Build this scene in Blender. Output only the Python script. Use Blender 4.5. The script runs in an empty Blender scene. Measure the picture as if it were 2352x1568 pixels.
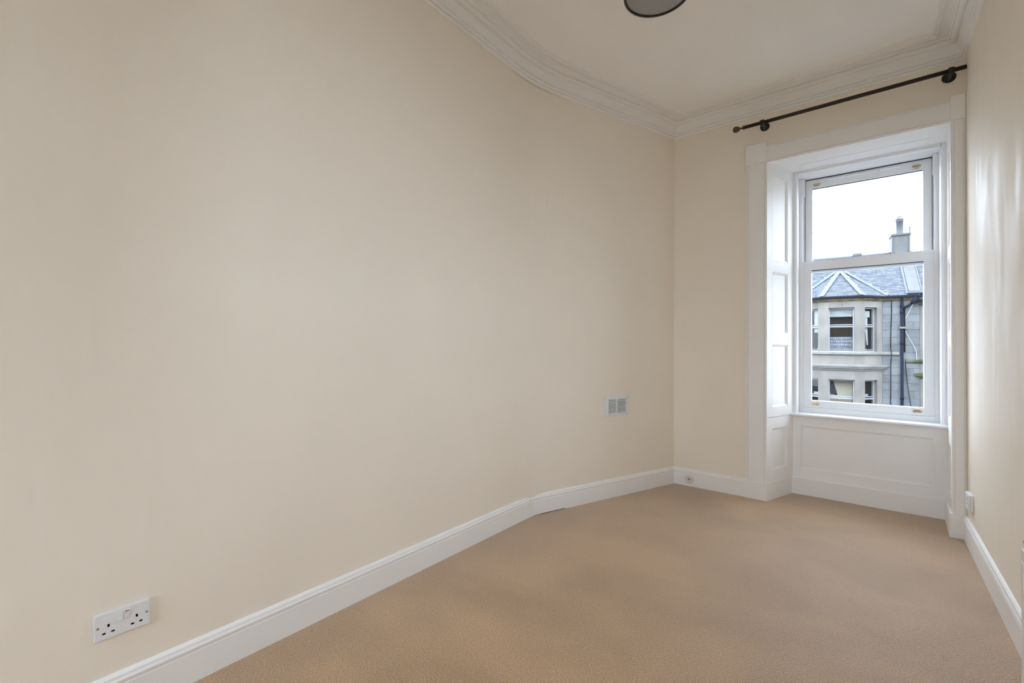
import bpy, bmesh, math, random
from mathutils import Vector, Matrix
random.seed(4)
S = bpy.context.scene
COL = S.collection

# ------------------------------------------------------------------ camera, sky, light, exposure
CAM_H = 1.21
F_PX = 1040.0
def _cam_axes():
    # room axes seen from the lens: +Y runs to the window wall, +X to the right wall
    vx = Vector((-125 - 1176, -(786 - 784), -F_PX))
    vy = Vector((2003 - 1176, -(802 - 784), -F_PX))
    ex = -vx.normalized(); ey = vy.normalized()
    ez = ex.cross(ey).normalized(); ex = ey.cross(ez)
    return ex, ey, ez
_ex, _ey, _ez = _cam_axes()
cam_data = bpy.data.cameras.new('camera'); cam = bpy.data.objects.new('camera', cam_data)
COL.objects.link(cam)
cam.matrix_world = Matrix.Translation((0, 0, CAM_H)) @ Matrix((_ex, _ey, _ez)).to_4x4()
cam_data.sensor_width = 36.0
cam_data.lens = F_PX / 2352 * 36.0
cam_data.clip_start = 0.02; cam_data.clip_end = 500
S.camera = cam

SKY = 5.7
w = bpy.data.worlds.new('overcast_sky'); S.world = w; w.use_nodes = True
bg = w.node_tree.nodes['Background']
bg.inputs['Color'].default_value = (0.80, 0.925, 1.10, 1)
bg.inputs['Strength'].default_value = SKY

def area_light(name, loc, rot, sx, sy, energy, color=(1, 1, 1), portal=False):
    l = bpy.data.lights.new(name, 'AREA'); l.shape = 'RECTANGLE'; l.size = sx; l.size_y = sy
    l.energy = energy; l.color = color
    o = bpy.data.objects.new(name, l); COL.objects.link(o); o.location = loc; o.rotation_euler = rot
    if portal: l.cycles.is_portal = True
    return o
area_light('window_portal', (-0.05, 4.80, 1.68), (math.radians(-90), 0, 0), 0.86, 2.0, 1, portal=True)
area_light('fill_window_side_portal', (0.70, 1.06, 2.11), (0, math.radians(90), 0), 1.82, 0.52, 1, portal=True)  # sky sampling through the added side window
area_light('fill_window_rear_portal', (-1.41, -1.75, 1.76), (math.radians(90), 0, 0), 0.88, 2.04, 1, portal=True)  # sky sampling through the added rear window

S.view_settings.view_transform = 'Standard'; S.view_settings.look = 'None'
S.view_settings.exposure = 0.85; S.view_settings.gamma = 1.0
S.view_settings.use_curve_mapping = False
S.cycles.max_bounces = 9; S.cycles.diffuse_bounces = 8; S.cycles.glossy_bounces = 3; S.cycles.transparent_max_bounces = 10
S.cycles.use_adaptive_sampling = True; S.cycles.adaptive_threshold = 0.12; S.cycles.adaptive_min_samples = 16
S.cycles.use_denoising = True
S.cycles.sample_clamp_indirect = 20.0

# ------------------------------------------------------------------ materials
def mat(name, color, rough=0.6, metal=0.0, spec=0.5, noise=None, bump=None, coat=0.0):
    """noise=(scale, amount, stretch, detail) colour mottling; bump=(scale, strength, stretch, distance)"""
    m = bpy.data.materials.new(name); m.use_nodes = True
    nt = m.node_tree; p = nt.nodes['Principled BSDF']
    p.inputs['Roughness'].default_value = rough; p.inputs['Metallic'].default_value = metal
    p.inputs['Specular IOR Level'].default_value = spec
    p.inputs['Coat Weight'].default_value = coat
    p.inputs['Base Color'].default_value = (*color, 1)
    tc = nt.nodes.new('ShaderNodeTexCoord')
    def nz(scale, stretch, detail=4):
        mp = nt.nodes.new('ShaderNodeMapping'); mp.inputs['Scale'].default_value = stretch
        nt.links.new(tc.outputs['Object'], mp.inputs['Vector'])
        n = nt.nodes.new('ShaderNodeTexNoise'); n.inputs['Scale'].default_value = scale
        n.inputs['Detail'].default_value = detail
        nt.links.new(mp.outputs['Vector'], n.inputs['Vector']); return n
    if noise:
        n = nz(noise[0], noise[2], noise[3] if len(noise) > 3 else 4)
        r = nt.nodes.new('ShaderNodeValToRGB')
        a = noise[1]
        r.color_ramp.elements[0].position = 0.3; r.color_ramp.elements[1].position = 0.7
        r.color_ramp.elements[0].color = (*[c * (1 - a) for c in color], 1)
        r.color_ramp.elements[1].color = (*[min(1, c * (1 + a)) for c in color], 1)
        nt.links.new(n.outputs['Fac'], r.inputs['Fac'])
        nt.links.new(r.outputs['Color'], p.inputs['Base Color'])
    if bump:
        n = nz(bump[0], bump[2])
        b = nt.nodes.new('ShaderNodeBump'); b.inputs['Strength'].default_value = bump[1]
        b.inputs['Distance'].default_value = bump[3]
        nt.links.new(n.outputs['Fac'], b.inputs['Height'])
        nt.links.new(b.outputs['Normal'], p.inputs['Normal'])
    return m

def glass_mat(name, tint=(0.97, 0.98, 0.98), fac=1.0):
    m = bpy.data.materials.new(name); m.use_nodes = True; nt = m.node_tree; nt.nodes.clear()
    o = nt.nodes.new('ShaderNodeOutputMaterial'); mx = nt.nodes.new('ShaderNodeMixShader')
    t = nt.nodes.new('ShaderNodeBsdfTransparent'); t.inputs['Color'].default_value = (*tint, 1)
    g = nt.nodes.new('ShaderNodeBsdfGlossy'); g.inputs['Roughness'].default_value = 0.02
    f = nt.nodes.new('ShaderNodeFresnel'); ge = nt.nodes.new('ShaderNodeNewGeometry')
    io = nt.nodes.new('ShaderNodeMapRange'); io.inputs[3].default_value = 1.45; io.inputs[4].default_value = 1 / 1.45   # a thin pane: both faces reflect alike
    nt.links.new(ge.outputs['Backfacing'], io.inputs[0]); nt.links.new(io.outputs[0], f.inputs['IOR'])
    ml = nt.nodes.new('ShaderNodeMath'); ml.operation = 'MULTIPLY'; ml.inputs[1].default_value = fac
    nt.links.new(f.outputs[0], ml.inputs[0]); nt.links.new(ml.outputs[0], mx.inputs[0])
    nt.links.new(t.outputs[0], mx.inputs[1]); nt.links.new(g.outputs[0], mx.inputs[2])
    nt.links.new(mx.outputs[0], o.inputs['Surface']); return m

def carpet_mat():
    m = bpy.data.materials.new('beige_carpet'); m.use_nodes = True
    nt = m.node_tree; p = nt.nodes['Principled BSDF']
    p.inputs['Roughness'].default_value = 0.46; p.inputs['Specular IOR Level'].default_value = 0.7
    p.inputs['Sheen Weight'].default_value = 0.6; p.inputs['Sheen Roughness'].default_value = 0.35
    p.inputs['Sheen Tint'].default_value = (1.0, 0.95, 0.88, 1)
    tc = nt.nodes.new('ShaderNodeTexCoord')
    def nz(scale, detail, rough=0.5, dist=0.0, stretch=(1, 1, 1)):
        mp = nt.nodes.new('ShaderNodeMapping'); mp.inputs['Scale'].default_value = stretch
        mp.inputs['Rotation'].default_value = (0, 0, 0.6)
        nt.links.new(tc.outputs['Object'], mp.inputs['Vector'])
        n = nt.nodes.new('ShaderNodeTexNoise'); n.inputs['Scale'].default_value = scale
        n.inputs['Detail'].default_value = detail; n.inputs['Roughness'].default_value = rough
        n.inputs['Distortion'].default_value = dist
        nt.links.new(mp.outputs['Vector'], n.inputs['Vector']); return n
    tuft = nz(150, 2, 0.7); sweep = nz(1.5, 2, 0.5, 0.3, (1, 1.4, 1))
    r1 = nt.nodes.new('ShaderNodeValToRGB')
    r1.color_ramp.elements[0].position = 0.30; r1.color_ramp.elements[0].color = (0.33, 0.197, 0.092, 1)
    r1.color_ramp.elements[1].position = 0.66; r1.color_ramp.elements[1].color = (0.60, 0.375, 0.192, 1)
    nt.links.new(tuft.outputs['Fac'], r1.inputs['Fac'])
    r2 = nt.nodes.new('ShaderNodeValToRGB')
    r2.color_ramp.elements[0].position = 0.38; r2.color_ramp.elements[0].color = (0.86, 0.85, 0.84, 1)
    r2.color_ramp.elements[1].position = 0.62; r2.color_ramp.elements[1].color = (1.06, 1.07, 1.08, 1)
    nt.links.new(sweep.outputs['Fac'], r2.inputs['Fac'])
    mx = nt.nodes.new('ShaderNodeMix'); mx.data_type = 'RGBA'; mx.blend_type = 'MULTIPLY'
    mx.inputs[0].default_value = 1.0
    nt.links.new(r1.outputs[0], mx.inputs[6]); nt.links.new(r2.outputs[0], mx.inputs[7])
    nt.links.new(mx.outputs[2], p.inputs['Base Color'])
    b = nt.nodes.new('ShaderNodeBump'); b.inputs['Strength'].default_value = 0.9; b.inputs['Distance'].default_value = 0.006
    nt.links.new(tuft.outputs['Fac'], b.inputs['Height']); nt.links.new(b.outputs[0], p.inputs['Normal'])
    return m

def slate_mat():
    m = bpy.data.materials.new('roof_slate'); m.use_nodes = True
    nt = m.node_tree; p = nt.nodes['Principled BSDF']
    p.inputs['Roughness'].default_value = 0.75; p.inputs['Specular IOR Level'].default_value = 0.15
    g = nt.nodes.new('ShaderNodeNewGeometry'); oi = nt.nodes.new('ShaderNodeObjectInfo')
    ad = nt.nodes.new('ShaderNodeMath'); ad.operation = 'ADD'
    fr = nt.nodes.new('ShaderNodeMath'); fr.operation = 'FRACT'
    nt.links.new(g.outputs['Random Per Island'], ad.inputs[0]); nt.links.new(oi.outputs['Random'], ad.inputs[1])
    nt.links.new(ad.outputs[0], fr.inputs[0])
    r = nt.nodes.new('ShaderNodeValToRGB')
    r.color_ramp.elements[0].color = (0.070, 0.077, 0.094, 1); r.color_ramp.elements[1].color = (0.112, 0.122, 0.146, 1)
    nt.links.new(fr.outputs[0], r.inputs[0]); nt.links.new(r.outputs[0], p.inputs['Base Color']); return m

def stained_stone(name, base, stain, scale=2.5, lo=0.45, hi=0.7):
    m = mat(name, base, 0.85, spec=0.2, bump=(14, 0.12, (1, 1, 1), 0.01)); nt = m.node_tree; p = nt.nodes['Principled BSDF']
    tc = nt.nodes.new('ShaderNodeTexCoord'); n = nt.nodes.new('ShaderNodeTexNoise')
    n.inputs['Scale'].default_value = scale; n.inputs['Detail'].default_value = 6
    nt.links.new(tc.outputs['Object'], n.inputs['Vector'])
    r = nt.nodes.new('ShaderNodeValToRGB'); r.color_ramp.elements[0].position = lo; r.color_ramp.elements[1].position = hi
    r.color_ramp.elements[0].color = (*base, 1); r.color_ramp.elements[1].color = (*stain, 1)
    nt.links.new(n.outputs['Fac'], r.inputs[0])
    oi = nt.nodes.new('ShaderNodeObjectInfo'); mr = nt.nodes.new('ShaderNodeMapRange'); mr.inputs[3].default_value = 0.84; mr.inputs[4].default_value = 1.12
    hs = nt.nodes.new('ShaderNodeHueSaturation'); nt.links.new(oi.outputs['Random'], mr.inputs[0]); nt.links.new(mr.outputs[0], hs.inputs['Value'])
    nt.links.new(r.outputs[0], hs.inputs['Color']); nt.links.new(hs.outputs[0], p.inputs['Base Color']); return m

M = {}
M['wall'] = mat('cream_wall_paint', (0.86, 0.787, 0.676), 0.62, spec=0.18, noise=(1.3, 0.015, (1, 1, 1)),
                bump=(11, 0.5, (1, 1, 0.15), 0.005))
def brushed(m, lo, hi):
    nt = m.node_tree; p = nt.nodes['Principled BSDF']; tc = nt.nodes.new('ShaderNodeTexCoord')
    mp = nt.nodes.new('ShaderNodeMapping'); mp.inputs['Scale'].default_value = (5, 5, 1.1)
    n = nt.nodes.new('ShaderNodeTexNoise'); n.inputs['Scale'].default_value = 1.6; n.inputs['Detail'].default_value = 5
    r = nt.nodes.new('ShaderNodeMapRange'); r.inputs[1].default_value = 0.38; r.inputs[2].default_value = 0.62
    r.inputs[3].default_value = lo; r.inputs[4].default_value = hi
    nt.links.new(tc.outputs['Object'], mp.inputs[0]); nt.links.new(mp.outputs[0], n.inputs['Vector'])
    nt.links.new(n.outputs['Fac'], r.inputs[0]); nt.links.new(r.outputs[0], p.inputs['Roughness'])
brushed(M['wall'], 0.52, 0.70)
M['ceiling'] = mat('white_ceiling_paint', (0.93, 0.915, 0.89), 0.85, spec=0.2, noise=(1.1, 0.02, (1, 1, 1)))
M['gloss'] = mat('white_gloss_paint', (0.86, 0.845, 0.82), 0.5, spec=0.35)
M['plaster'] = mat('white_cornice_plaster', (0.88, 0.865, 0.84), 0.75, spec=0.3, bump=(25, 0.12, (1, 1, 1), 0.003))
M['upvc'] = mat('white_window_paint', (0.85, 0.86, 0.875), 0.4)
M['carpet'] = carpet_mat()
M['glass'] = glass_mat('window_glass')
M['farglass'] = glass_mat('far_window_glass', (0.88, 0.88, 0.87), 0.4)
M['gasket_gap'] = mat('dark_gasket_and_gap', (0.05, 0.055, 0.075), 0.8, spec=0.1)  # also colours the strips that darken the sash gaps
M['brass'] = mat('polished_brass', (0.55, 0.45, 0.27), 0.3, 1.0)
M['darkwood'] = mat('dark_stained_wood', (0.016, 0.006, 0.003), 0.5, noise=(12, 0.35, (0.15, 3, 3)))
M['finial'] = mat('bronze_finial', (0.06, 0.035, 0.012), 0.35)
M['blackmetal'] = mat('black_bracket', (0.006, 0.006, 0.007), 0.45)
M['plastic'] = mat('white_plastic', (0.80, 0.80, 0.81), 0.3)
M['switch'] = mat('switch_plastic', (0.78, 0.765, 0.77), 0.3)
M['hole'] = mat('black_pin_hole', (0.004, 0.004, 0.004), 0.9, spec=0.1)
M['red'] = mat('red_switch_mark', (0.35, 0.04, 0.05), 0.5)
M['steel'] = mat('screw_steel', (0.45, 0.44, 0.42), 0.35, 1.0)
M['chrome'] = mat('chrome', (0.8, 0.8, 0.8), 0.08, 1.0)
M['radiator'] = mat('radiator_enamel', (0.80, 0.79, 0.77), 0.3)
M['shade'] = mat('grey_lamp_diffuser', (0.33, 0.34, 0.345), 0.6)
M['rim'] = mat('dark_lamp_rim', (0.035, 0.028, 0.018), 0.5)
M['ivory'] = mat('ivory_outlet_plastic', (0.74, 0.70, 0.62), 0.4)
M['dirt'] = mat('dark_gap', (0.03, 0.025, 0.02), 0.95, spec=0.1)
# outside
M['stone'] = stained_stone('pale_sandstone', (0.1837, 0.1663, 0.1464), (0.1108, 0.1086, 0.0983), 1.3, 0.42, 0.78)
M['stone_grey'] = stained_stone('grey_ashlar_stone', (0.1365, 0.1414, 0.1439), (0.1017, 0.1067, 0.1116), 3.0)
M['stone_light'] = stained_stone('light_sill_stone', (0.2283, 0.2183, 0.2034), (0.1787, 0.1737, 0.1539), 2.0)
M['stone_yellow'] = stained_stone('weathered_yellow_stone', (0.1787, 0.139, 0.07445), (0.06451, 0.05706, 0.04962), 4.0, 0.4, 0.62)
M['stone_moss'] = stained_stone('mossy_stone', (0.134, 0.129, 0.1042), (0.05458, 0.06451, 0.0273), 3.0, 0.35, 0.6)
M['mortar'] = mat('mortar', (0.1415, 0.1415, 0.1415), 0.9)
M['slate'] = slate_mat()
M['underslate'] = mat('roof_underlay', (0.02481, 0.0273, 0.03472), 0.9)
M['lead'] = mat('lead_flashing', (0.1048, 0.1153, 0.1358), 0.7, spec=0.2, noise=(6, 0.08, (1, 1, 1)))
M['gutter'] = mat('dark_gutter_paint', (0.0124, 0.0159, 0.0223), 0.75, spec=0.08)
M['pipe'] = mat('navy_downpipe_paint', (0.0089, 0.0129, 0.0258), 0.75, spec=0.08)
M['cable'] = mat('black_cable', (0.0099, 0.0109, 0.0124), 0.8, spec=0.05)
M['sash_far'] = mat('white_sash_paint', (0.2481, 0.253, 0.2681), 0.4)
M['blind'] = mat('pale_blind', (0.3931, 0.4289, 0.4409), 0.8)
M['curtain'] = mat('cream_curtain', (0.3931, 0.4041, 0.4257), 0.9, noise=(30, 0.1, (6, 1, 0.1)))
M['curtain_pat'] = mat('patterned_curtain', (0.0556, 0.0397, 0.0397), 0.9, noise=(30, 0.7, (1, 1, 1)))
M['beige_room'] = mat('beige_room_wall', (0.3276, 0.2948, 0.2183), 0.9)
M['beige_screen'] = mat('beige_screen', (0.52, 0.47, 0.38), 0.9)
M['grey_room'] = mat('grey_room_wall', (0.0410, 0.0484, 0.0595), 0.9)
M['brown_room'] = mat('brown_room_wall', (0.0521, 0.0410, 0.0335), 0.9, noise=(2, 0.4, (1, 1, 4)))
M['pot'] = mat('grey_chimney_pot', (0.0546, 0.0558, 0.0608), 0.7)
M['reflection_tint'] = mat('blue_grey_reflection', (0.17, 0.19, 0.23), 0.9, noise=(9, 0.3, (1, 1, 1)))  # glass reflection put into a colour
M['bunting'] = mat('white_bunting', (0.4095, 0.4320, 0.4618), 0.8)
M['render_far'] = mat('pale_chimney_render', (0.0826, 0.0826, 0.0800), 0.85, noise=(3, 0.15, (1, 1, 1)))
M['asphalt'] = mat('street_asphalt', (0.04962, 0.04962, 0.05211), 0.9, noise=(8, 0.2, (1, 1, 1)))

# ------------------------------------------------------------------ helpers
def obj(name, bm, m, parent=None, smooth=False):
    bmesh.ops.recalc_face_normals(bm, faces=bm.faces)
    me = bpy.data.meshes.new(name); bm.to_mesh(me); bm.free()
    if m is not None: me.materials.append(m)
    if smooth:
        for p in me.polygons: p.use_smooth = True
    o = bpy.data.objects.new(name, me); COL.objects.link(o)
    if parent: o.parent = parent
    return o
def new(): return bmesh.new()
def add_box(bm, x0, x1, y0, y1, z0, z1, mtx=None):
    vs = [bm.verts.new((x, y, z)) for x in (x0, x1) for y in (y0, y1) for z in (z0, z1)]
    for f in ((0, 1, 3, 2), (4, 6, 7, 5), (0, 4, 5, 1), (2, 3, 7, 6), (0, 2, 6, 4), (1, 5, 7, 3)):
        bm.faces.new([vs[i] for i in f])
    if mtx is not None: bmesh.ops.transform(bm, matrix=mtx, verts=vs)
    return vs
def box(name, dims, m, parent=None, bevel=0.0, mtx=None, seg=1):
    bm = new(); add_box(bm, *dims)
    if bevel: bmesh.ops.bevel(bm, geom=list(bm.edges), offset=bevel, segments=seg, affect='EDGES', clamp_overlap=True)
    if mtx is not None: bm.transform(mtx)
    return obj(name, bm, m, parent)
def add_prism(bm, pts, lo, hi, axis='z', mtx=None):
    """polygon pts (2D) extruded from lo to hi along an axis; x: pts=(y,z), y: pts=(x,z), z: pts=(x,y)"""
    def P(a, b, c):
        return {'z': (a, b, c), 'y': (a, c, b), 'x': (c, a, b)}[axis]
    A = [bm.verts.new(P(a, b, lo)) for a, b in pts]; B = [bm.verts.new(P(a, b, hi)) for a, b in pts]
    bm.faces.new(A); bm.faces.new(B[::-1])
    n = len(pts)
    for i in range(n): bm.faces.new((A[i], A[(i + 1) % n], B[(i + 1) % n], B[i]))
    if mtx is not None: bmesh.ops.transform(bm, matrix=mtx, verts=A + B)
    return A + B
def prism(name, pts, lo, hi, axis, m, parent=None, mtx=None):
    bm = new(); add_prism(bm, pts, lo, hi, axis, mtx); return obj(name, bm, m, parent)
def add_cyl(bm, a, b, r, n=16, r2=None, cap=True):
    a = Vector(a); b = Vector(b); d = (b - a).normalized(); r2 = r if r2 is None else r2
    t = Vector((0, 0, 1)) if abs(d.z) < 0.9 else Vector((1, 0, 0))
    u = d.cross(t).normalized(); v = d.cross(u)
    A = []; B = []
    for i in range(n):
        c, s = math.cos(2 * math.pi * i / n), math.sin(2 * math.pi * i / n)
        A.append(bm.verts.new(a + (u * c + v * s) * r)); B.append(bm.verts.new(b + (u * c + v * s) * r2))
    for i in range(n): bm.faces.new((A[i], A[(i + 1) % n], B[(i + 1) % n], B[i]))
    if cap: bm.faces.new(A[::-1]); bm.faces.new(B)
def add_lathe(bm, prof, origin, axis, n=28):
    """prof=[(r, t)] swept round an axis through origin"""
    o = Vector(origin); d = Vector(axis).normalized()
    t = Vector((0, 0, 1)) if abs(d.z) < 0.9 else Vector((1, 0, 0))
    u = d.cross(t).normalized(); v = d.cross(u); rings = []
    for r, h in prof:
        if r < 1e-6: rings.append([bm.verts.new(o + d * h)])
        else: rings.append([bm.verts.new(o + d * h + (u * math.cos(2 * math.pi * i / n) + v * math.sin(2 * math.pi * i / n)) * r) for i in range(n)])
    for R0, R1 in zip(rings, rings[1:]):
        for i in range(n):
            j = (i + 1) % n
            q = [R0[i % len(R0)], R0[j % len(R0)], R1[j % len(R1)], R1[i % len(R1)]]
            q = [x for k, x in enumerate(q) if x not in q[:k]]
            if len(q) >= 3: bm.faces.new(q)
def lathe(name, prof, origin, axis, m, parent=None, n=28, smooth=True):
    bm = new(); add_lathe(bm, prof, origin, axis, n); return obj(name, bm, m, parent, smooth)
def add_tube(bm, pts, r, n=8):
    for a, b in zip(pts, pts[1:]): add_cyl(bm, a, b, r, n)
def tag(o, label=None, cat=None, group=None, kind=None):
    if label: o['label'] = label
    if cat: o['category'] = cat
    if group: o['group'] = group
    if kind: o['kind'] = kind
    return o
def empty(name, loc=(0, 0, 0), rz=0.0, parent=None):
    o = bpy.data.objects.new(name, None); COL.objects.link(o); o.location = loc
    o.rotation_euler = (0, 0, rz); o.empty_display_size = 0.1
    if parent: o.parent = parent
    return o
def structure(o, label): return tag(o, label, kind='structure')

def sweep_plan(name, path, prof, m, parent=None, inward=1, close=True, caps=True):
    """sweep prof=[(d, z)] along a plan path [(x, y)]; d is measured to the room side (right of travel if inward=1)"""
    n = len(path); P = [Vector((x, y)) for x, y in path]; norms = []
    for i in range(n):
        def nrm(a, b):
            d = (b - a).normalized(); return Vector((d.y, -d.x)) * inward
        if i == 0: k = nrm(P[0], P[1])
        elif i == n - 1: k = nrm(P[-2], P[-1])
        else:
            a, b = nrm(P[i - 1], P[i]), nrm(P[i], P[i + 1]); k = (a + b) / (1 + a.dot(b))
        norms.append(k)
    bm = new(); rings = []
    for p, k in zip(P, norms):
        rings.append([bm.verts.new((p.x + k.x * d, p.y + k.y * d, z)) for d, z in prof])
    q = len(prof)
    for A, B in zip(rings, rings[1:]):
        for j in range(q if close else q - 1):
            bm.faces.new((A[j], A[(j + 1) % q], B[(j + 1) % q], B[j]))
    if caps and close: bm.faces.new(rings[0]); bm.faces.new(rings[-1][::-1])
    return obj(name, bm, m, parent)

# ------------------------------------------------------------------ room shell
LX = -1.918                     # near left wall
KINK = (LX, 2.64)
CORNER = (-1.398, 4.105)
RX = 0.475; WY = 4.105; BY = -1.55; ZC = 3.24
far_dir = (Vector(CORNER) - Vector(KINK)).normalized()
def left_path(t, n=7):
    """plan of the left wall with its bend eased over tangent length t"""
    a = Vector((LX, KINK[1] - t)); c = Vector(KINK); b = c + far_dir * t
    out = [(LX, BY)]
    for i in range(n):
        s = i / (n - 1); p = a * (1 - s) ** 2 + c * 2 * s * (1 - s) + b * s * s; out.append((p.x, p.y))
    out.append(CORNER); return out

def extend(path, e=0.6):
    p, q = Vector(path[-2]), Vector(path[-1]); r = q + (q - p).normalized() * e
    return path[:-1] + [(r.x, r.y)]
fl = new(); add_box(fl, -2.2, 0.75, BY - 0.3, 4.62, -0.12, 0.0)
structure(obj('floor', fl, M['carpet']), 'beige wall-to-wall carpet covering the floor')
cl = new(); add_box(cl, -2.2, 0.75, BY - 0.3, 4.9, ZC, ZC + 0.15)
structure(obj('ceiling', cl, M['ceiling']), 'plain white painted ceiling')
lw = sweep_plan('wall_left', extend(left_path(0.2, 11)), [(0, -0.1), (-0.2, -0.1), (-0.2, 3.35), (0, 3.35)], M['wall'])
structure(lw, 'long cream painted wall that bends inwards towards the window corner')
sw0, sw1, sz0_, sz1_ = 0.86, 1.29, 1.20, 3.02
wr = new()
add_box(wr, RX, RX + 0.2, sw1, WY + 0.3, -0.1, 3.35); add_box(wr, RX, RX + 0.2, BY - 0.2, sw0, -0.1, 3.35)
add_box(wr, RX, RX + 0.2, sw0, sw1, -0.1, sz0_); add_box(wr, RX, RX + 0.2, sw0, sw1, sz1_, 3.35)
structure(obj('wall_right', wr, M['wall']), 'cream painted wall close on the right with soft window glare')
wf = new()
add_box(wf, -1.9, -0.735, WY, 4.78, -0.1, 3.35); add_box(wf, 0.455, 0.70, WY, 4.78, -0.1, 3.35)
add_box(wf, -0.735, 0.455, WY, 4.78, 2.745, 3.35); add_box(wf, -0.735, 0.455, 4.50, 4.78, -0.1, 0.62)
structure(obj('wall_front', wf, M['wall']), 'cream painted window wall at the far end of the room')
wb = new(); bx0, bx1, bz0, bz1 = -1.85, -0.98, 0.35, 3.05
add_box(wb, -2.2, bx0, BY - 0.25, BY, -0.1, 3.35); add_box(wb, bx1, 0.75, BY - 0.25, BY, -0.1, 3.35)
add_box(wb, bx0, bx1, BY - 0.25, BY, -0.1, bz0); add_box(wb, bx0, bx1, BY - 0.25, BY, bz1, 3.35)
structure(obj('wall_back', wb, M['wall']), 'cream painted wall behind the camera with an unseen window added for fill light')

# skirting boards
SK = [(0, 0), (0.016, 0), (0.016, 0.106), (0.0135, 0.109), (0.0135, 0.114), (0.018, 0.117), (0.0185, 0.124),
      (0.0145, 0.130), (0.0125, 0.139), (0.006, 0.145), (0, 0.147)]
structure(sweep_plan('baseboard_left', [(LX, BY), (LX, 2.622)], SK, M['gloss']), 'white moulded skirting board along the near left wall')
k0 = Vector(KINK); A = k0 + far_dir * 0.005; B = k0 + far_dir * 0.30; Cc = Vector(CORNER)
fb = empty('baseboard_corner', (0, 0, 0)); structure(fb, 'white skirting boards along the angled stretch of wall to the corner')
sweep_plan('board', [(LX, 2.622), (LX, 2.637), tuple(A)], [(d * 1.25, z) for d, z in SK], M['gloss'], fb)
sweep_plan('board', [tuple(A), tuple(B)], [(d, z + (0.006 if z < 0.01 else 0)) for d, z in SK], M['gloss'], fb)
sweep_plan('board', [tuple(B), tuple(Cc)], SK, M['gloss'], fb)
structure(sweep_plan('baseboard_front', [CORNER, (-0.811, WY)], SK, M['gloss']), 'short white skirting board between the corner and the window plinth')
structure(sweep_plan('baseboard_right', [(RX, WY - 0.02), (RX, BY)], [(d * 1.1, z * 1.06) for d, z in SK], M['gloss']), 'white moulded skirting board along the right wall')
# cornice
CO = [(0, 3.093), (0.013, 3.094), (0.019, 3.102), (0.014, 3.110), (0.012, 3.113), (0.024, 3.113), (0.029, 3.121), (0.024, 3.130), (0.021, 3.134),
      (0.029, 3.136), (0.030, 3.152), (0.033, 3.172), (0.040, 3.192), (0.052, 3.207), (0.0525, 3.196), (0.066, 3.194),
      (0.078, 3.205), (0.075, 3.217), (0.071, 3.221), (0.082, 3.222), (0.087, 3.232), (0.134, 3.233), (0.137, 3.223), (0.147, 3.219),
      (0.151, 3.229), (0.156, 3.229), (0.160, 3.223), (0.168, 3.226), (0.172, 3.241), (0.172, 3.27), (0, 3.27)]
cpath = left_path(0.27, 13) + [(RX, WY), (RX, BY)]
structure(sweep_plan('trim_1', cpath, CO, M['plaster']), 'white moulded plaster cornice running round the top of the walls')

# ------------------------------------------------------------------ window_1 and its joinery
W1 = structure(empty('window_1', (-0.06, WY, 0)), 'tall white sash window with panelled reveals and architrave')
W1.location = (0, 0, 0)
GY = 4.085
def arch_prof(x0, x1, flip=False):
    """plan outline of an upright architrave: bead at the outer edge, stepped bead at the inner edge"""
    y = GY; wdt = x1 - x0
    pts = [(0, WY + 0.02), (0, y + 0.006), (0.012, y + 0.002), (0.014, y + 0.007), (0.020, y + 0.007), (0.022, y),
           (wdt - 0.020, y), (wdt - 0.018, y + 0.005), (wdt - 0.012, y - 0.002), (wdt - 0.008, y + 0.005), (wdt, y + 0.004), (wdt, WY + 0.02)]
    if wdt < 0.08: pts = [(0, WY + 0.02), (0, y + 0.006), (0.010, y + 0.002), (0.012, y)] + pts[6:]
    if flip: return [(x1 - a, b) for a, b in pts]
    return [(x0 + a, b) for a, b in pts]
prism('architrave', arch_prof(-0.806, -0.657), 0.141, 2.707, 'z', M['gloss'], W1)
prism('architrave', arch_prof(0.404, 0.474, True), 0.150, 2.707, 'z', M['gloss'], W1)
hp = [(WY + 0.02, 2.700), (GY + 0.004, 2.700), (GY + 0.005, 2.708), (GY - 0.002, 2.712), (GY + 0.005, 2.718), (GY, 2.720),
      (GY, 2.822), (GY + 0.006, 2.824), (GY + 0.002, 2.830), (GY + 0.010, 2.834), (GY + 0.010, 2.842), (WY + 0.02, 2.842)]
prism('head_architrave', hp, -0.660, 0.404, 'x', M['gloss'], W1)
box('corner_block', (-0.809, -0.659, GY - 0.008, WY + 0.02, 2.706, 2.862), M['gloss'], W1, 0.002)
box('corner_block', (0.403, 0.474, GY - 0.008, WY + 0.02, 2.706, 2.866), M['gloss'], W1, 0.002)
prism('plinth_block', [(-0.811, WY + 0.02), (-0.811, GY - 0.006), (-0.655, GY - 0.006), (-0.523, 4.462), (-0.60, 4.462)], 0, 0.141, 'z', M['gloss'], W1)
bm = new(); add_prism(bm, [(0.474, WY + 0.02), (0.474, GY - 0.01), (0.398, GY - 0.01), (0.392, GY), (0.404, 4.462), (0.46, 4.462)], 0, 0.150, 'z')
obj('plinth_block', bm, M['gloss'], W1)

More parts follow.
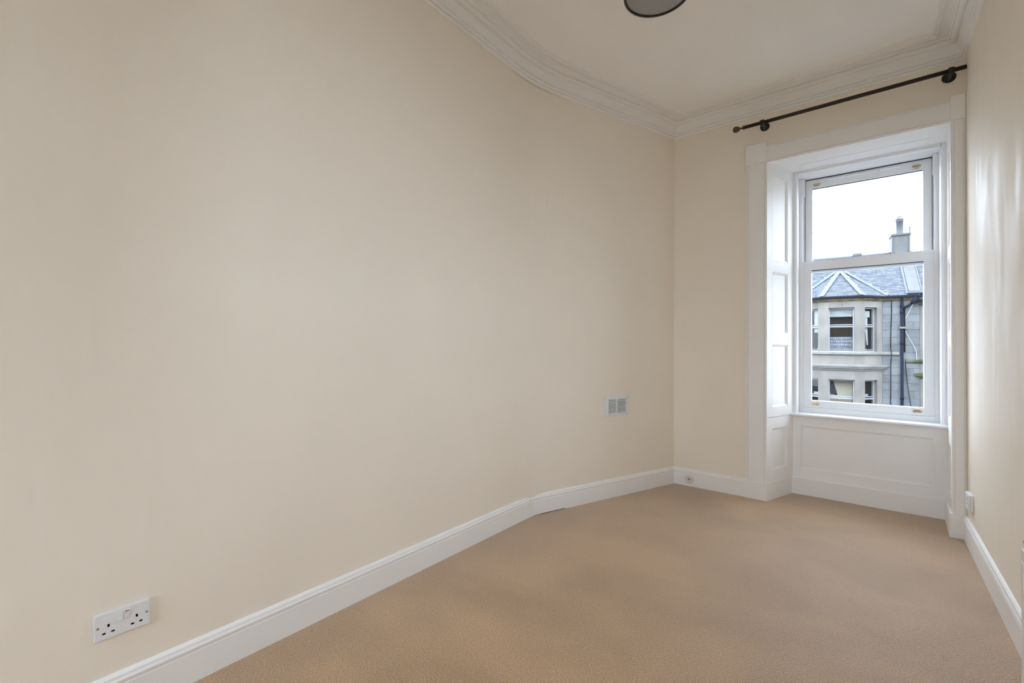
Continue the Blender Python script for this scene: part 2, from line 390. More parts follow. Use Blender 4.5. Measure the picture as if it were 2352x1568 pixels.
def panelled(name, A, B, zs, z0, z1, s0, s1, inward, depth=0.012, back=0.03, label=None):
    """a panelled lining standing on the plan line A-B: framing, recessed field panels and their mouldings"""
    A = Vector(A); B = Vector(B); L = (B - A).length; d = (B - A).normalized(); nx = Vector((d.y, -d.x)) * inward
    mtx = Matrix(((d.x, -nx.x, 0, A.x), (d.y, -nx.y, 0, A.y), (0, 0, 1, 0), (0, 0, 0, 1)))   # local x along, y away from the room
    fr = new()
    add_box(fr, 0, s0, 0, back, z0, z1); add_box(fr, s1, L, 0, back, z0, z1)
    edges = [z0] + [v for z in zs for v in z] + [z1]
    for a, b in zip(edges[::2], edges[1::2]): add_box(fr, s0, s1, 0, back, a, b)
    fr.transform(mtx); f = obj(name, fr, M['gloss'], W1)
    if label: f['label'] = label
    for a, b in zs:
        p = new(); add_box(p, s0 + 0.001, s1 - 0.001, depth, back, a + 0.001, b - 0.001); p.transform(mtx); po = obj('panel', p, M['gloss'], f)
        mo = new()
        prof = [(0, 0.001), (0.006, 0.0), (0.010, 0.004), (0.016, 0.005), (0.022, depth + 0.001), (0, depth + 0.001)]
        ring = []
        for q, dep in prof:
            ring.append([mo.verts.new(v) for v in ((s0 + q, dep, a + q), (s1 - q, dep, a + q), (s1 - q, dep, b - q), (s0 + q, dep, b - q))])
        for R0, R1 in zip(ring, ring[1:] + ring[:1]):
            for i in range(4): mo.faces.new((R0[i], R0[(i + 1) % 4], R1[(i + 1) % 4], R1[i]))
        mo.transform(mtx); obj('panel_moulding', mo, M['gloss'], f)
    return f
LA, LB = (-0.657, 4.089), (-0.522, 4.462)
RA, RB = (0.405, 4.089), (0.421, 4.462)
shut = [(0.731, 1.248), (1.328, 1.836), (1.918, 2.615)]
panelled('shutter', LA, LB, shut, 0.659, 2.702, 0.076, 0.318, 1, label='left shutter lining with three recessed panels')
panelled('reveal_lining', LA, LB, [(0.225, 0.573)], 0.141, 0.655, 0.076, 0.309, 1)
panelled('shutter', RA, RB, shut, 0.659, 2.702, 0.070, 0.312, -1, label='right shutter lining with three recessed panels')
panelled('reveal_lining', RA, RB, [(0.225, 0.573)], 0.150, 0.655, 0.070, 0.309, -1)
# soffit with one long shallow panel
bm = new(); add_prism(bm, [(-0.650, 4.115), (0.407, 4.115), (0.425, 4.47), (-0.525, 4.47)], 2.7008, 2.745, 'z'); obj('soffit', bm, M['gloss'], W1)
bm = new()
pz = [(0.0, 2.7012), (0.002, 2.6975), (0.012, 2.6965), (0.018, 2.6985), (0.028, 2.6975), (0.034, 2.7012)]
ring = []
for q, z in pz: ring.append([bm.verts.new(v) for v in ((-0.452 + q, 4.300 + q, z), (0.340 - q, 4.300 + q, z), (0.350 - q, 4.445 - q, z), (-0.480 + q, 4.445 - q, z))])
for R0, R1 in zip(ring, ring[1:]):
    for i in range(4): bm.faces.new((R0[i], R0[(i + 1) % 4], R1[(i + 1) % 4], R1[i]))
obj('panel_moulding', bm, M['gloss'], W1)

# apron under the sill
ap = panelled('apron', (-0.545, 4.462), (0.425, 4.462), [(0.212, 0.577)], 0.0, 0.650, 0.072, 0.900, 1, 0.010, 0.04, 'white panelled apron under the window sill')
box('apron_skirting', (-0.54, 0.425, 4.447, 4.463, 0, 0.140), M['gloss'], W1, 0.003)
sp = [(4.600, 0.650), (4.600, 0.673), (4.428, 0.673), (4.422, 0.669), (4.421, 0.658), (4.427, 0.652), (4.452, 0.650)]
prism('sill', sp, -0.552, 0.419, 'x', M['upvc'], W1)

# casing (staff bead) and box frame
def frame_ring(bm, x0, x1, z0, z1, wl, wr, wb_, wt, y0, y1):
    add_box(bm, x0, x0 + wl, y0, y1, z0, z1); add_box(bm, x1 - wr, x1, y0, y1, z0, z1)
    if wb_ > 0: add_box(bm, x0 + wl, x1 - wr, y0, y1, z0, z0 + wb_)
    if wt > 0: add_box(bm, x0 + wl, x1 - wr, y0, y1, z1 - wt, z1)
def bead_profile(x_out, x_in, y0, y1, zlo, zhi, name):
    """moulded upright between the reveal and the box frame"""
    s = 1 if x_in > x_out else -1; wd = abs(x_in - x_out)
    pts = [(0, y1), (0, y0), (0.008, y0), (0.010, y0 + 0.006), (0.016, y0 + 0.006), (0.022, y0 + 0.002), (wd - 0.004, y0 + 0.010), (wd, y0 + 0.030), (wd, y1)]
    prism(name, [(x_out + s * a, b) for a, b in pts], zlo, zhi, 'z', M['upvc'], W1)
bead_profile(-0.524, -0.489, 4.458, 4.66, 0.672, 2.701, 'staff_bead')
bead_profile(0.423, 0.387, 4.458, 4.66, 0.672, 2.701, 'staff_bead')
tp = [(4.66, 2.70), (4.458, 2.70), (4.458, 2.692), (4.464, 2.690), (4.464, 2.684), (4.460, 2.678), (4.475, 2.668), (4.49, 2.667), (4.66, 2.667)]
# head: casing, then the box frame face behind it
prism('head_bead', [(a, b + 0.0) for a, b in tp], -0.490, 0.388, 'x', M['upvc'], W1)
bm = new()
add_box(bm, -0.492, -0.462, 4.56, 4.68, 0.672, 2.66); add_box(bm, 0.365, 0.390, 4.56, 4.68, 0.672, 2.66)
add_box(bm, -0.492, 0.390, 4.57, 4.68, 0.672, 0.716)
add_box(bm, -0.492, -0.450, 4.618, 4.70, 0.672, 2.66); add_box(bm, 0.356, 0.390, 4.618, 4.70, 0.672, 2.66)
obj('box_frame', bm, M['upvc'], W1)
bm = new(); add_prism(bm, [(4.56, 2.70), (4.56, 2.668), (4.572, 2.661), (4.69, 2.661), (4.69, 2.70)], -0.492, 0.390, 'x'); obj('frame_head', bm, M['upvc'], W1)
bm = new()
add_box(bm, -0.463, -0.449, 4.562, 4.60, 2.515, 2.66); add_box(bm, 0.355, 0.366, 4.562, 4.60, 2.515, 2.66)
obj('sash_stop', bm, M['upvc'], W1)

def sash(name, x0, x1, z0, z1, y, stile, rail_b, rail_t, label):
    bm = new(); t = 0.045
    frame_ring(bm, x0, x1, z0, z1, stile, stile, rail_b, rail_t, y, y + t)
    o = obj(name, bm, M['upvc'], W1); o['label'] = label
    # glazing bead, chamfered towards the glass
    gx0, gx1, gz0, gz1 = x0 + stile, x1 - stile, z0 + rail_b, z1 - rail_t
    gb = new(); rings = []
    for q, yy in ((-0.001, y - 0.0005), (0.0, y - 0.0005), (0.004, y + 0.018), (0.004, y + 0.03), (-0.001, y + 0.03)):
        rings.append([gb.verts.new(v) for v in ((gx0 + q, yy, gz0 + q), (gx1 - q, yy, gz0 + q), (gx1 - q, yy, gz1 - q), (gx0 + q, yy, gz1 - q))])
    for R0, R1 in zip(rings, rings[1:]):
        for i in range(4): gb.faces.new((R0[i], R0[(i + 1) % 4], R1[(i + 1) % 4], R1[i]))
    obj('glazing_bead', gb, M['upvc'], o)
    box('glass_pane', (gx0 - 0.003, gx1 + 0.003, y + 0.020, y + 0.024, gz0 - 0.003, gz1 + 0.003), M['glass'], o)
    box('glazing_gasket', (gx0, gx1, y + 0.010, y + 0.019, gz1 - 0.007, gz1 - 0.002), M['gasket_gap'], o)
    return o
up = sash('upper_sash', -0.449, 0.355, 1.86, 2.658, 4.622, 0.050, 0.05, 0.076, 'fixed upper sash with a bright clear pane')
lo = sash('lower_sash', -0.463, 0.365, 0.717, 1.952, 4.572, 0.060, 0.056, 0.075, 'lower sash sliding in front of the upper one')
# trickle vent on the upper rail
vt = new()
for a, b in ((-0.285, -0.175), (-0.160, 0.035), (0.050, 0.175)):
    add_prism(vt, [(4.623, 2.646), (4.612, 2.644), (4.610, 2.634), (4.616, 2.630), (4.623, 2.630)], a, b, 'x')
obj('trickle_vent', vt, M['upvc'], up)
box('gap_shade_strip', (-0.452, 0.357, 4.612, 4.630, 2.656, 2.6625), M['gasket_gap'], W1)  # dark strips stand in for the shaded gaps round the upper sash
box('gap_shade_strip', (-0.4515, -0.449, 4.617, 4.625, 1.95, 2.657), M['gasket_gap'], W1)
box('gap_shade_strip', (0.355, 0.3575, 4.617, 4.625, 1.95, 2.657), M['gasket_gap'], W1)
def fitch(parent, x, y, z, up_=1):
    """small brass tilt catch: screw plate with a knob"""
    k = new()
    add_prism(k, [(x - 0.026, z - 0.004), (x - 0.020, z - 0.009), (x + 0.020, z - 0.009), (x + 0.026, z - 0.004), (x + 0.026, z + 0.004), (x + 0.012, z + 0.009), (x - 0.012, z + 0.009), (x - 0.026, z + 0.004)], y - 0.004, y, 'y')
    add_box(k, x - 0.012, x + 0.012, y - 0.020, y - 0.003, z - 0.002, z + 0.012 * up_ + 0.004)
    add_cyl(k, (x - 0.013, y - 0.016, z + 0.014 * up_), (x + 0.013, y - 0.016, z + 0.014 * up_), 0.006, 12)
    o = obj('sash_catch', k, M['brass'], parent); o['label'] = 'small brass sash catch'; return o
fitch(up, -0.367, 4.622, 2.612, -1); fitch(up, 0.268, 4.622, 2.616, -1)
fitch(lo, -0.373, 4.572, 0.744, 1); fitch(lo, 0.266, 4.572, 0.747, 1)

# unseen window added behind the camera to let in sky as fill light
W2 = structure(empty('fill_window_rear', (0, 0, 0)), 'unseen white window added in the wall behind the camera for fill light')
bm = new(); frame_ring(bm, bx0, bx1, bz0, bz1, 0.06, 0.06, 0.06, 0.06, BY - 0.16, BY - 0.10); add_box(bm, bx0, bx1, BY - 0.16, BY - 0.10, 1.70, 1.76)
obj('frame', bm, M['upvc'], W2)
box('glass_pane', (bx0, bx1, BY - 0.132, BY - 0.128, bz0, bz1), M['glass'], W2)

# another added fill window, in the right wall outside the picture
W3 = structure(empty('fill_window_side', (0, 0, 0)), 'unseen white window added in the right wall beside the camera for fill light')
bm = new()
for a, b in ((sw0, sw0 + 0.03), (sw1 - 0.03, sw1)): add_box(bm, RX + 0.10, RX + 0.16, a, b, sz0_, sz1_)
for a, b in ((sz0_, sz0_ + 0.05), (sz1_ - 0.05, sz1_)): add_box(bm, RX + 0.10, RX + 0.16, sw0 + 0.03, sw1 - 0.03, a, b)
obj('frame', bm, M['upvc'], W3)
box('glass_pane', (RX + 0.128, RX + 0.132, sw0, sw1, sz0_, sz1_), M['glass'], W3)

# ------------------------------------------------------------------ things in the room
# curtain pole
cp = tag(empty('curtain_pole', (0, 0, 0)), 'dark wooden curtain pole on black brackets above the window', 'curtain pole')
PY, PZ = 3.985, 2.983
bm = new(); add_cyl(bm, (-0.800, PY, PZ), (0.468, PY, PZ + 0.010), 0.0135, 20); obj('rod', bm, M['darkwood'], cp, True)
lathe('finial', [(0, -0.088), (0.010, -0.087), (0.020, -0.080), (0.0245, -0.068), (0.023, -0.055), (0.016, -0.042), (0.008, -0.034), (0.006, -0.030), (0.009, -0.026), (0.006, -0.021), (0.011, -0.015), (0.017, -0.012), (0.017, -0.008), (0.0145, -0.006), (0.0145, 0.002), (0, 0.002)],
      (-0.798, PY, PZ), (1, 0, 0), M['finial'], cp)
for bxp, rr in ((-0.674, 0.034), (0.398, 0.036)):
    pz_ = PZ + (bxp + 0.8) * 0.008
    br = lathe('bracket', [(0, 0), (rr, 0), (rr, 0.006), (rr - 0.006, 0.012), (0.014, 0.016), (0.010, 0.024), (0.010, 0.086), (0, 0.086)], (bxp, WY, pz_ + 0.012), (0, -1, 0), M['blackmetal'], cp)
    bm = new(); add_cyl(bm, (bxp - 0.014, PY, pz_), (bxp + 0.014, PY, pz_), 0.021, 20); obj('cup', bm, M['blackmetal'], br, True)
    box('arm', (bxp - 0.008, bxp + 0.008, PY, WY - 0.02, pz_ - 0.014, pz_ + 0.016), M['blackmetal'], br, 0.003)

# ceiling light
cx, cy, cz, cr = -0.872, 2.289, 3.05, 0.165
lt = tag(empty('ceiling_light', (0, 0, 0)), 'round grey ceiling light with a thin dark rim', 'ceiling light')
lathe('shade', [(cr - 0.003, 0.005), (cr + 0.001, 0.005), (cr + 0.004, 0.06), (cr + 0.004, 0.13), (cr - 0.03, 0.142), (0.02, 0.142), (0.02, 0.136), (cr - 0.03, 0.136), (cr - 0.002, 0.126), (cr - 0.003, 0.005)], (cx, cy, cz), (0, 0, 1), M['shade'], lt, 48)
bm = new(); add_lathe(bm, [(cr - 0.0045, -0.003), (cr + 0.004, -0.003), (cr + 0.004, 0.006), (cr - 0.0045, 0.006), (cr - 0.0045, -0.003)], (cx, cy, cz), (0, 0, 1), 64)
rm = obj('rim', bm, M['rim'], lt, True)
lathe('diffuser', [(0, 0.0), (0.08, 0.001), (cr - 0.012, 0.003), (cr - 0.0035, 0.0045), (cr - 0.0035, 0.009), (0, 0.006)], (cx, cy, cz), (0, 0, 1), M['shade'], lt, 48)
lathe('ceiling_rose', [(0, 0.142), (0.015, 0.142), (0.015, 0.160), (0.05, 0.165), (0.055, 0.19), (0, 0.19)], (cx, cy, cz), (0, 0, 1), M['plastic'], lt, 32)

# double wall socket on the left wall
SX = LX + 0.0005
def yz_plate(name, y0, y1, z0, z1, x0, x1, m, parent, bev=0.002):
    return box(name, (x0, x1, y0, y1, z0, z1), m, parent, bev, seg=2)
ds = tag(empty('double_socket', (0, 0, 0)), 'white double wall socket with two switches above the left skirting', 'socket')
y0, y1, z0, z1 = 0.306, 0.449, 0.268, 0.354
yz_plate('plate', y0, y1, z0, z1, SX, SX + 0.009, M['plastic'], ds, 0.003)
fx = SX + 0.009
for yc in (y0 + 0.036, y1 - 0.036):
    for dy, dz, a, b in ((0, 0.004, 0.0028, 0.0045), (-0.011, -0.018, 0.0042, 0.0026), (0.011, -0.018, 0.0042, 0.0026)):
        zc = (z0 + z1) / 2 - 0.004
        box('pin_hole', (fx - 0.004, fx + 0.0002, yc + dy - a, yc + dy + a, zc + dz - b, zc + dz + b), M['hole'], ds)
for i, yc in enumerate(((y0 + y1) / 2 - 0.0085, (y0 + y1) / 2 + 0.0085)):
    bm = new(); t0, t1 = (0.0045, 0.0012) if i == 0 else (0.0012, 0.0045)
    zt, zb = z1 - 0.012, z1 - 0.038
    add_prism(bm, [(fx - 0.001, zb), (fx + t0, zb), (fx + 0.0022, (zb + zt) / 2), (fx + t1, zt), (fx - 0.001, zt)], yc - 0.0072, yc + 0.0072, 'y')
    sw = obj('switch', bm, M['switch'], ds)
    if i: box('mark', (fx + t1 - 0.0012, fx + t1 + 0.0004, yc - 0.005, yc + 0.005, zt - 0.003, zt - 0.0006), M['red'], sw)
for yc in (y0 + 0.010, y1 - 0.010):
    bm = new(); add_cyl(bm, (fx - 0.001, yc, (z0 + z1) / 2), (fx + 0.0004, yc, (z0 + z1) / 2), 0.0036, 16); obj('screw', bm, M['steel'], ds)

# wall vent on the angled stretch
vA = Vector((-1.666, 3.304)); ndir = Vector((far_dir.y, -far_dir.x))
k = (Vector(KINK) - vA).dot(ndir); vA = vA + ndir * k
vm = Matrix(((far_dir.x, -ndir.x, 0, vA.x), (far_dir.y, -ndir.y, 0, vA.y), (0, 0, 1, 0.652), (0, 0, 0, 1)))
vn = tag(empty('wall_vent', (0, 0, 0)), 'small white louvred air vent low on the far left wall', 'vent')
VW, VH = 0.258, 0.160
def vpart(name, dims, m, bev=0.0):
    bm = new(); add_box(bm, *dims)
    if bev: bmesh.ops.bevel(bm, geom=list(bm.edges), offset=bev, segments=1, affect='EDGES')
    bm.transform(vm); return obj(name, bm, m, vn)
bm = new()
frame_ring(bm, 0, VW, 0, VH, 0.018, 0.018, 0.013, 0.013, -0.003, 0.0)
frame_ring(bm, 0.018, VW - 0.014, 0.013, VH - 0.010, 0.016, 0.010, 0.012, 0.010, -0.012, 0.0)
bm.transform(vm); obj('frame', bm, M['plastic'], vn)
vpart('back', (0.03, VW - 0.02, -0.001, 0.0, 0.02, VH - 0.015), M['hole'])
vpart('mullion', (VW / 2 - 0.004, VW / 2 + 0.004, -0.011, -0.001, 0.022, VH - 0.018), M['plastic'])
ns = 10; zz0, zz1 = 0.025, VH - 0.020
for i in range(ns):
    zc = zz0 + (i + 0.5) * (zz1 - zz0) / ns
    bm = new(); add_prism(bm, [(-0.0105, zc - 0.0035), (-0.0105, zc + 0.0005), (-0.004, zc + 0.0045), (-0.004, zc + 0.0025)], 0.033, VW - 0.024, 'x')
    bm.transform(vm); obj('slat', bm, M['plastic'], vn)
for a in (0.008, VW - 0.008):
    for b in (0.007, VH - 0.007):
        bm = new(); add_cyl(bm, (a, -0.0045, b), (a, -0.002, b), 0.0035, 12); bm.transform(vm); obj('screw', bm, M['steel'], vn)

# round outlet set in the skirting by the corner
oc = tag(empty('cable_outlet', (0, 0, 0)), 'round ivory cable outlet set in the skirting by the corner', 'outlet')
lathe('flange', [(0, 0.002), (0.013, 0.002), (0.015, 0.006), (0.024, 0.007), (0.036, 0.004), (0.040, 0.0), (0, 0.0)], (-1.255, WY - 0.016, 0.062), (0, -1, 0), M['ivory'], oc, 32)
lathe('grommet', [(0.006, 0.002), (0.007, 0.010), (0.011, 0.011), (0.0135, 0.007), (0.0135, 0.002)], (-1.255, WY - 0.016, 0.062), (0, -1, 0), M['ivory'], oc, 24)
lathe('hole', [(0, 0.0035), (0.0062, 0.0035), (0.0062, 0.002), (0, 0.002)], (-1.253, WY - 0.016, 0.062), (0, -1, 0), M['hole'], oc, 16)

# single socket on the right wall
ss = tag(empty('single_socket', (0, 0, 0)), 'white single wall socket on the right wall beside the window', 'socket')
sy0, sy1, sz0, sz1 = 3.845, 3.965, 0.238, 0.338
box('back_box', (RX - 0.016, RX, sy0, sy1, sz0, sz1), M['plastic'], ss, 0.003)
box('plate', (RX - 0.024, RX - 0.0155, sy0 + 0.002, sy1 - 0.002, sz0 + 0.002, sz1 - 0.002), M['plastic'], ss, 0.002)
sxm = RX - 0.0240
for yy, dz, a, b in ((3.905, 0.010, 0.003, 0.0045), (3.892, -0.012, 0.0045, 0.0028), (3.918, -0.012, 0.0045, 0.0028)):
    box('pin_hole', (sxm - 0.0002, sxm + 0.003, yy - a, yy + a, 0.288 + dz - b, 0.288 + dz + b), M['hole'], ss)
box('switch', (sxm - 0.004, sxm + 0.001, 3.868, 3.882, 0.300, 0.326), M['switch'], ss, 0.001)
for yy in (sy0 + 0.012, sy1 - 0.012):
    bm = new(); add_cyl(bm, (sxm - 0.0005, yy, 0.288), (sxm + 0.001, yy, 0.288), 0.0036, 12); obj('screw', bm, M['steel'], ss)

# radiator on the right wall, its end just inside the frame
rd = tag(empty('radiator', (0, 0, 0)), 'white panel radiator on the right wall, cut off by the picture edge', 'radiator')
rx0, rx1, ry0, ry1, rz0, rz1 = 0.383, 0.447, 1.42, 2.215, 0.10, 0.560
bm = new(); add_box(bm, rx0 + 0.006, rx0 + 0.014, ry0, ry1, rz0, rz1)
nfl = 28
for i in range(nfl):
    a = ry0 + 0.03 + (ry1 - ry0 - 0.06) * i / nfl; b = a + (ry1 - ry0 - 0.06) / nfl * 0.62
    add_prism(bm, [(rx0 + 0.006, a), (rx0, a + 0.006), (rx0, b - 0.006), (rx0 + 0.006, b)], rz0 + 0.03, rz1 - 0.045, 'z')
obj('front_panel', bm, M['radiator'], rd)
box('top_rail', (rx0 - 0.001, rx0 + 0.016, ry0, ry1, rz1 - 0.040, rz1 + 0.003), M['radiator'], rd, 0.003)
box('side_stile', (rx0 - 0.001, rx0 + 0.016, ry1 - 0.028, ry1, rz0, rz1 - 0.040), M['radiator'], rd, 0.002)
box('side_cover', (rx0 + 0.016, rx1 - 0.010, ry1 - 0.008, ry1 - 0.002, rz0, rz1 - 0.004), M['radiator'], rd, 0.002)
box('back_panel', (rx1 - 0.010, rx1, ry0, ry1, rz0, rz1), M['radiator'], rd, 0.003)
bm = new()
for i in range(40):
    a = ry0 + 0.02 + (ry1 - ry0 - 0.04) * i / 40; add_box(bm, rx0 + 0.016, rx1 - 0.010, a, a + 0.003, rz0 + 0.03, rz1 - 0.012)
tag(obj('convector_fins', bm, M['radiator'], rd), kind='stuff')
for yy in (1.6, 2.0): box('wall_bracket', (rx1 - 0.002, RX + 0.002, yy - 0.015, yy + 0.015, rz0 + 0.05, rz1 - 0.05), M['steel'], rd)
bm = new(); add_cyl(bm, (rx0 + 0.010, ry1 - 0.10, rz1 + 0.022), (rx0 + 0.010, ry1 + 0.002, rz1 + 0.022), 0.007, 16); add_cyl(bm, (rx0 + 0.012, ry1 - 0.006, rz1 - 0.01), (rx0 + 0.012, ry1 - 0.006, rz1 + 0.022), 0.006, 14)
vb = obj('bleed_valve', bm, M['chrome'], rd, True); vb['label'] = 'chrome valve at the top corner'
for yy in (ry1 - 0.02, ry0 + 0.02):
    bm = new(); add_cyl(bm, (rx0 + 0.03, yy, 0.0), (rx0 + 0.03, yy, rz0 + 0.03), 0.0075, 14); obj('pipe', bm, M['radiator'], rd, True)

# ------------------------------------------------------------------ the street outside
EYE_U = (-1.08, 25.0); EYE_RZ = math.radians(5.2)
def stone_facet(parent, A, B, openings, w0, w1, zlo, zhi, thick=0.30, m=None):
    """a stone wall face standing on A-B with a stack of window openings between w0 and w1"""
    A = Vector(A); B = Vector(B); L = (B - A).length; d = (B - A).normalized(); n = Vector((-d.y, d.x))
    mtx = Matrix(((d.x, n.x, 0, A.x), (d.y, n.y, 0, A.y), (0, 0, 1, 0), (0, 0, 0, 1)))
    m = m or M['stone']
    box('pier', (0, w0, 0, thick, zlo, zhi), m, parent, mtx=mtx)
    box('pier', (w1, L, 0, thick, zlo, zhi), m, parent, mtx=mtx)
    zs = sorted([v for o in openings for v in o]); edges = [zlo] + zs + [zhi]
    for a, b in zip(edges[::2], edges[1::2]):
        nm = 'lintel' if b == zhi else 'apron_stone'
        if nm == 'lintel' and w1 - w0 > 0.8:
            mid = (w0 + w1) / 2 + 0.02
            box(nm, (w0, mid - 0.004, 0.001, thick, a, b), m, parent, mtx=mtx); box(nm, (mid + 0.004, w1, 0.001, thick, a, b), m, parent, mtx=mtx)
        else: box(nm, (w0, w1, 0.001, thick, a, b), m, parent, mtx=mtx)
    return mtx
def far_window(parent, mtx, w0, w1, z0, z1, style):
    """white sash window set back in its opening, with what hangs behind the glass"""
    y = 0.13; fw = 0.055; zm = z0 + (z1 - z0) * 0.575
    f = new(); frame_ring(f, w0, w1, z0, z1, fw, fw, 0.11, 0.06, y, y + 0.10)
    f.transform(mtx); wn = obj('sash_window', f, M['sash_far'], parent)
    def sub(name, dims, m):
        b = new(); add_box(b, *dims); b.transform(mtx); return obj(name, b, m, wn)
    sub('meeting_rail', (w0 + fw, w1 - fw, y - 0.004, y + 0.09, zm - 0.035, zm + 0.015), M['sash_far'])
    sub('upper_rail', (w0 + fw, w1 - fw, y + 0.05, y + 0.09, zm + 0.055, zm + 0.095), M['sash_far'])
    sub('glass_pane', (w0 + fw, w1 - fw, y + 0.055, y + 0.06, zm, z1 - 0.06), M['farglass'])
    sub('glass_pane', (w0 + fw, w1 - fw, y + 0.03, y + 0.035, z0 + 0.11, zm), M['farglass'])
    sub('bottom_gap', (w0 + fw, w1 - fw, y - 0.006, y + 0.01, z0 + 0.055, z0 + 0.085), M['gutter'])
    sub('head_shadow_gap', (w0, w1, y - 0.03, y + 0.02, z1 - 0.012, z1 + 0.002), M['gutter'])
    iw = w1 - w0 - 2 * fw; a, b = w0 + fw, w1 - fw
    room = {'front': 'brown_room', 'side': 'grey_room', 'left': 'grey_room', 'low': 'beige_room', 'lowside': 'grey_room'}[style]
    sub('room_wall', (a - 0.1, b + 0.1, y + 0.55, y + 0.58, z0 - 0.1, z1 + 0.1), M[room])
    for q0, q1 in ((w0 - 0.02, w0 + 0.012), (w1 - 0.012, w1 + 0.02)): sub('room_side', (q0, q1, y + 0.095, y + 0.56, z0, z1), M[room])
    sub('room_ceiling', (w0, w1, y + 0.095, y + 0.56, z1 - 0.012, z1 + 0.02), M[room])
    if style == 'front':
        bz = z1 - 0.06 - 0.33
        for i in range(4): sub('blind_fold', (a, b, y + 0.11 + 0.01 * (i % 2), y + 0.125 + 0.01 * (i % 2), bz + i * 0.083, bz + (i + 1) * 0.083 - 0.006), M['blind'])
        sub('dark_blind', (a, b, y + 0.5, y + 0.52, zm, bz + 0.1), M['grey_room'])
        sub('reflection_panel', (a, b, y + 0.16, y + 0.17, z0 + 0.11, z0 + 0.66), M['reflection_tint'])  # blue-grey sheet painted as a reflection in the lower pane
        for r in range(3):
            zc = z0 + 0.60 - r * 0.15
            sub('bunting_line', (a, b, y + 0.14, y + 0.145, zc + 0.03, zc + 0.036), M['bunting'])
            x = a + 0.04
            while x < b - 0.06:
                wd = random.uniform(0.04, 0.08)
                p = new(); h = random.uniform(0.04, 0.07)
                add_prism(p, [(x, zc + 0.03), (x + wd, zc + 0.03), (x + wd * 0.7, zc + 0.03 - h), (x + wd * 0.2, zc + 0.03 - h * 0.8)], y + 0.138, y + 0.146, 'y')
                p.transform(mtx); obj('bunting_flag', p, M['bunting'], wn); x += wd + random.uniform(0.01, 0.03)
    elif style == 'side':
        sub('blind', (a, a + iw * 0.84, y + 0.095, y + 0.104, z1 - 0.42, z1 - 0.14), M['blind'])
        p = new(); add_prism(p, [(a, z0 + 0.11), (a + iw * 0.55, z0 + 0.11), (a + iw * 0.45, zm - 0.3), (a + iw * 0.12, z1 - 0.4), (a, z1 - 0.4)], y + 0.105, y + 0.115, 'y')
        p.transform(mtx); obj('patterned_curtain', p, M['curtain_pat'], wn)
        p = new(); add_prism(p, [(a + iw * 0.62, z0 + 0.3), (a + iw * 0.72, z0 + 0.3), (a + iw * 0.66, z1 - 0.4), (a + iw * 0.14, z1 - 0.4)], y + 0.118, y + 0.128, 'y')
        p.transform(mtx); obj('curtain', p, M['curtain'], wn)
    elif style == 'left':
        sub('blind', (a + iw * 0.30, b, y + 0.12, y + 0.15, zm - 0.25, z1 - 0.06), M['blind'])
        p = new(); add_prism(p, [(a + iw * 0.55, z0 + 0.11), (b, z0 + 0.11), (b, zm - 0.2), (a + iw * 0.68, zm - 0.2)], y + 0.16, y + 0.19, 'y')
        p.transform(mtx); obj('curtain', p, M['curtain'], wn)
    elif style == 'low':
        sub('beige_screen', (a, b, y + 0.34, y + 0.36, z0 + 0.1, z1 - 0.05), M['beige_screen'])
        p = new(); add_prism(p, [(a, zm + 0.16), (a + iw * 0.36, zm + 0.08), (a + iw * 0.16, z1 - 0.06), (a, z1 - 0.06)], y + 0.30, y + 0.33, 'y')
        p.transform(mtx); obj('dark_drape', p, M['grey_room'], wn)
        p = new(); add_prism(p, [(a + iw * 0.36, zm + 0.06), (a + iw * 0.39, zm + 0.06), (a + iw * 0.18, z1 - 0.06), (a + iw * 0.15, z1 - 0.06)], y + 0.27, y + 0.30, 'y')
        p.transform(mtx); obj('drape_edge', p, M['curtain'], wn)
    else:
        sub('blind', (a + iw * 0.1, b - iw * 0.1, y + 0.2, y + 0.22, zm + 0.05, zm + 0.18), M['blind'])
    return wn
def clip_poly(poly, clipper):
    def inside(p, a, b): return (b[0] - a[0]) * (p[1] - a[1]) - (b[1] - a[1]) * (p[0] - a[0]) >= -1e-9
    out = poly
    for a, b in zip(clipper, clipper[1:] + clipper[:1]):
        src, out = out, []
        if not src: break
        for i, p in enumerate(src):
            q = src[i - 1]; pi, qi = inside(p, a, b), inside(q, a, b)
            if pi != qi:
                dx, dy = p[0] - q[0], p[1] - q[1]; ex, ey = b[0] - a[0], b[1] - a[1]
                den = ex * dy - ey * dx
                t = (ex * (a[1] - q[1]) - ey * (a[0] - q[0])) / den
                out.append((q[0] + dx * t, q[1] + dy * t))
            if pi: out.append(p)
    return out
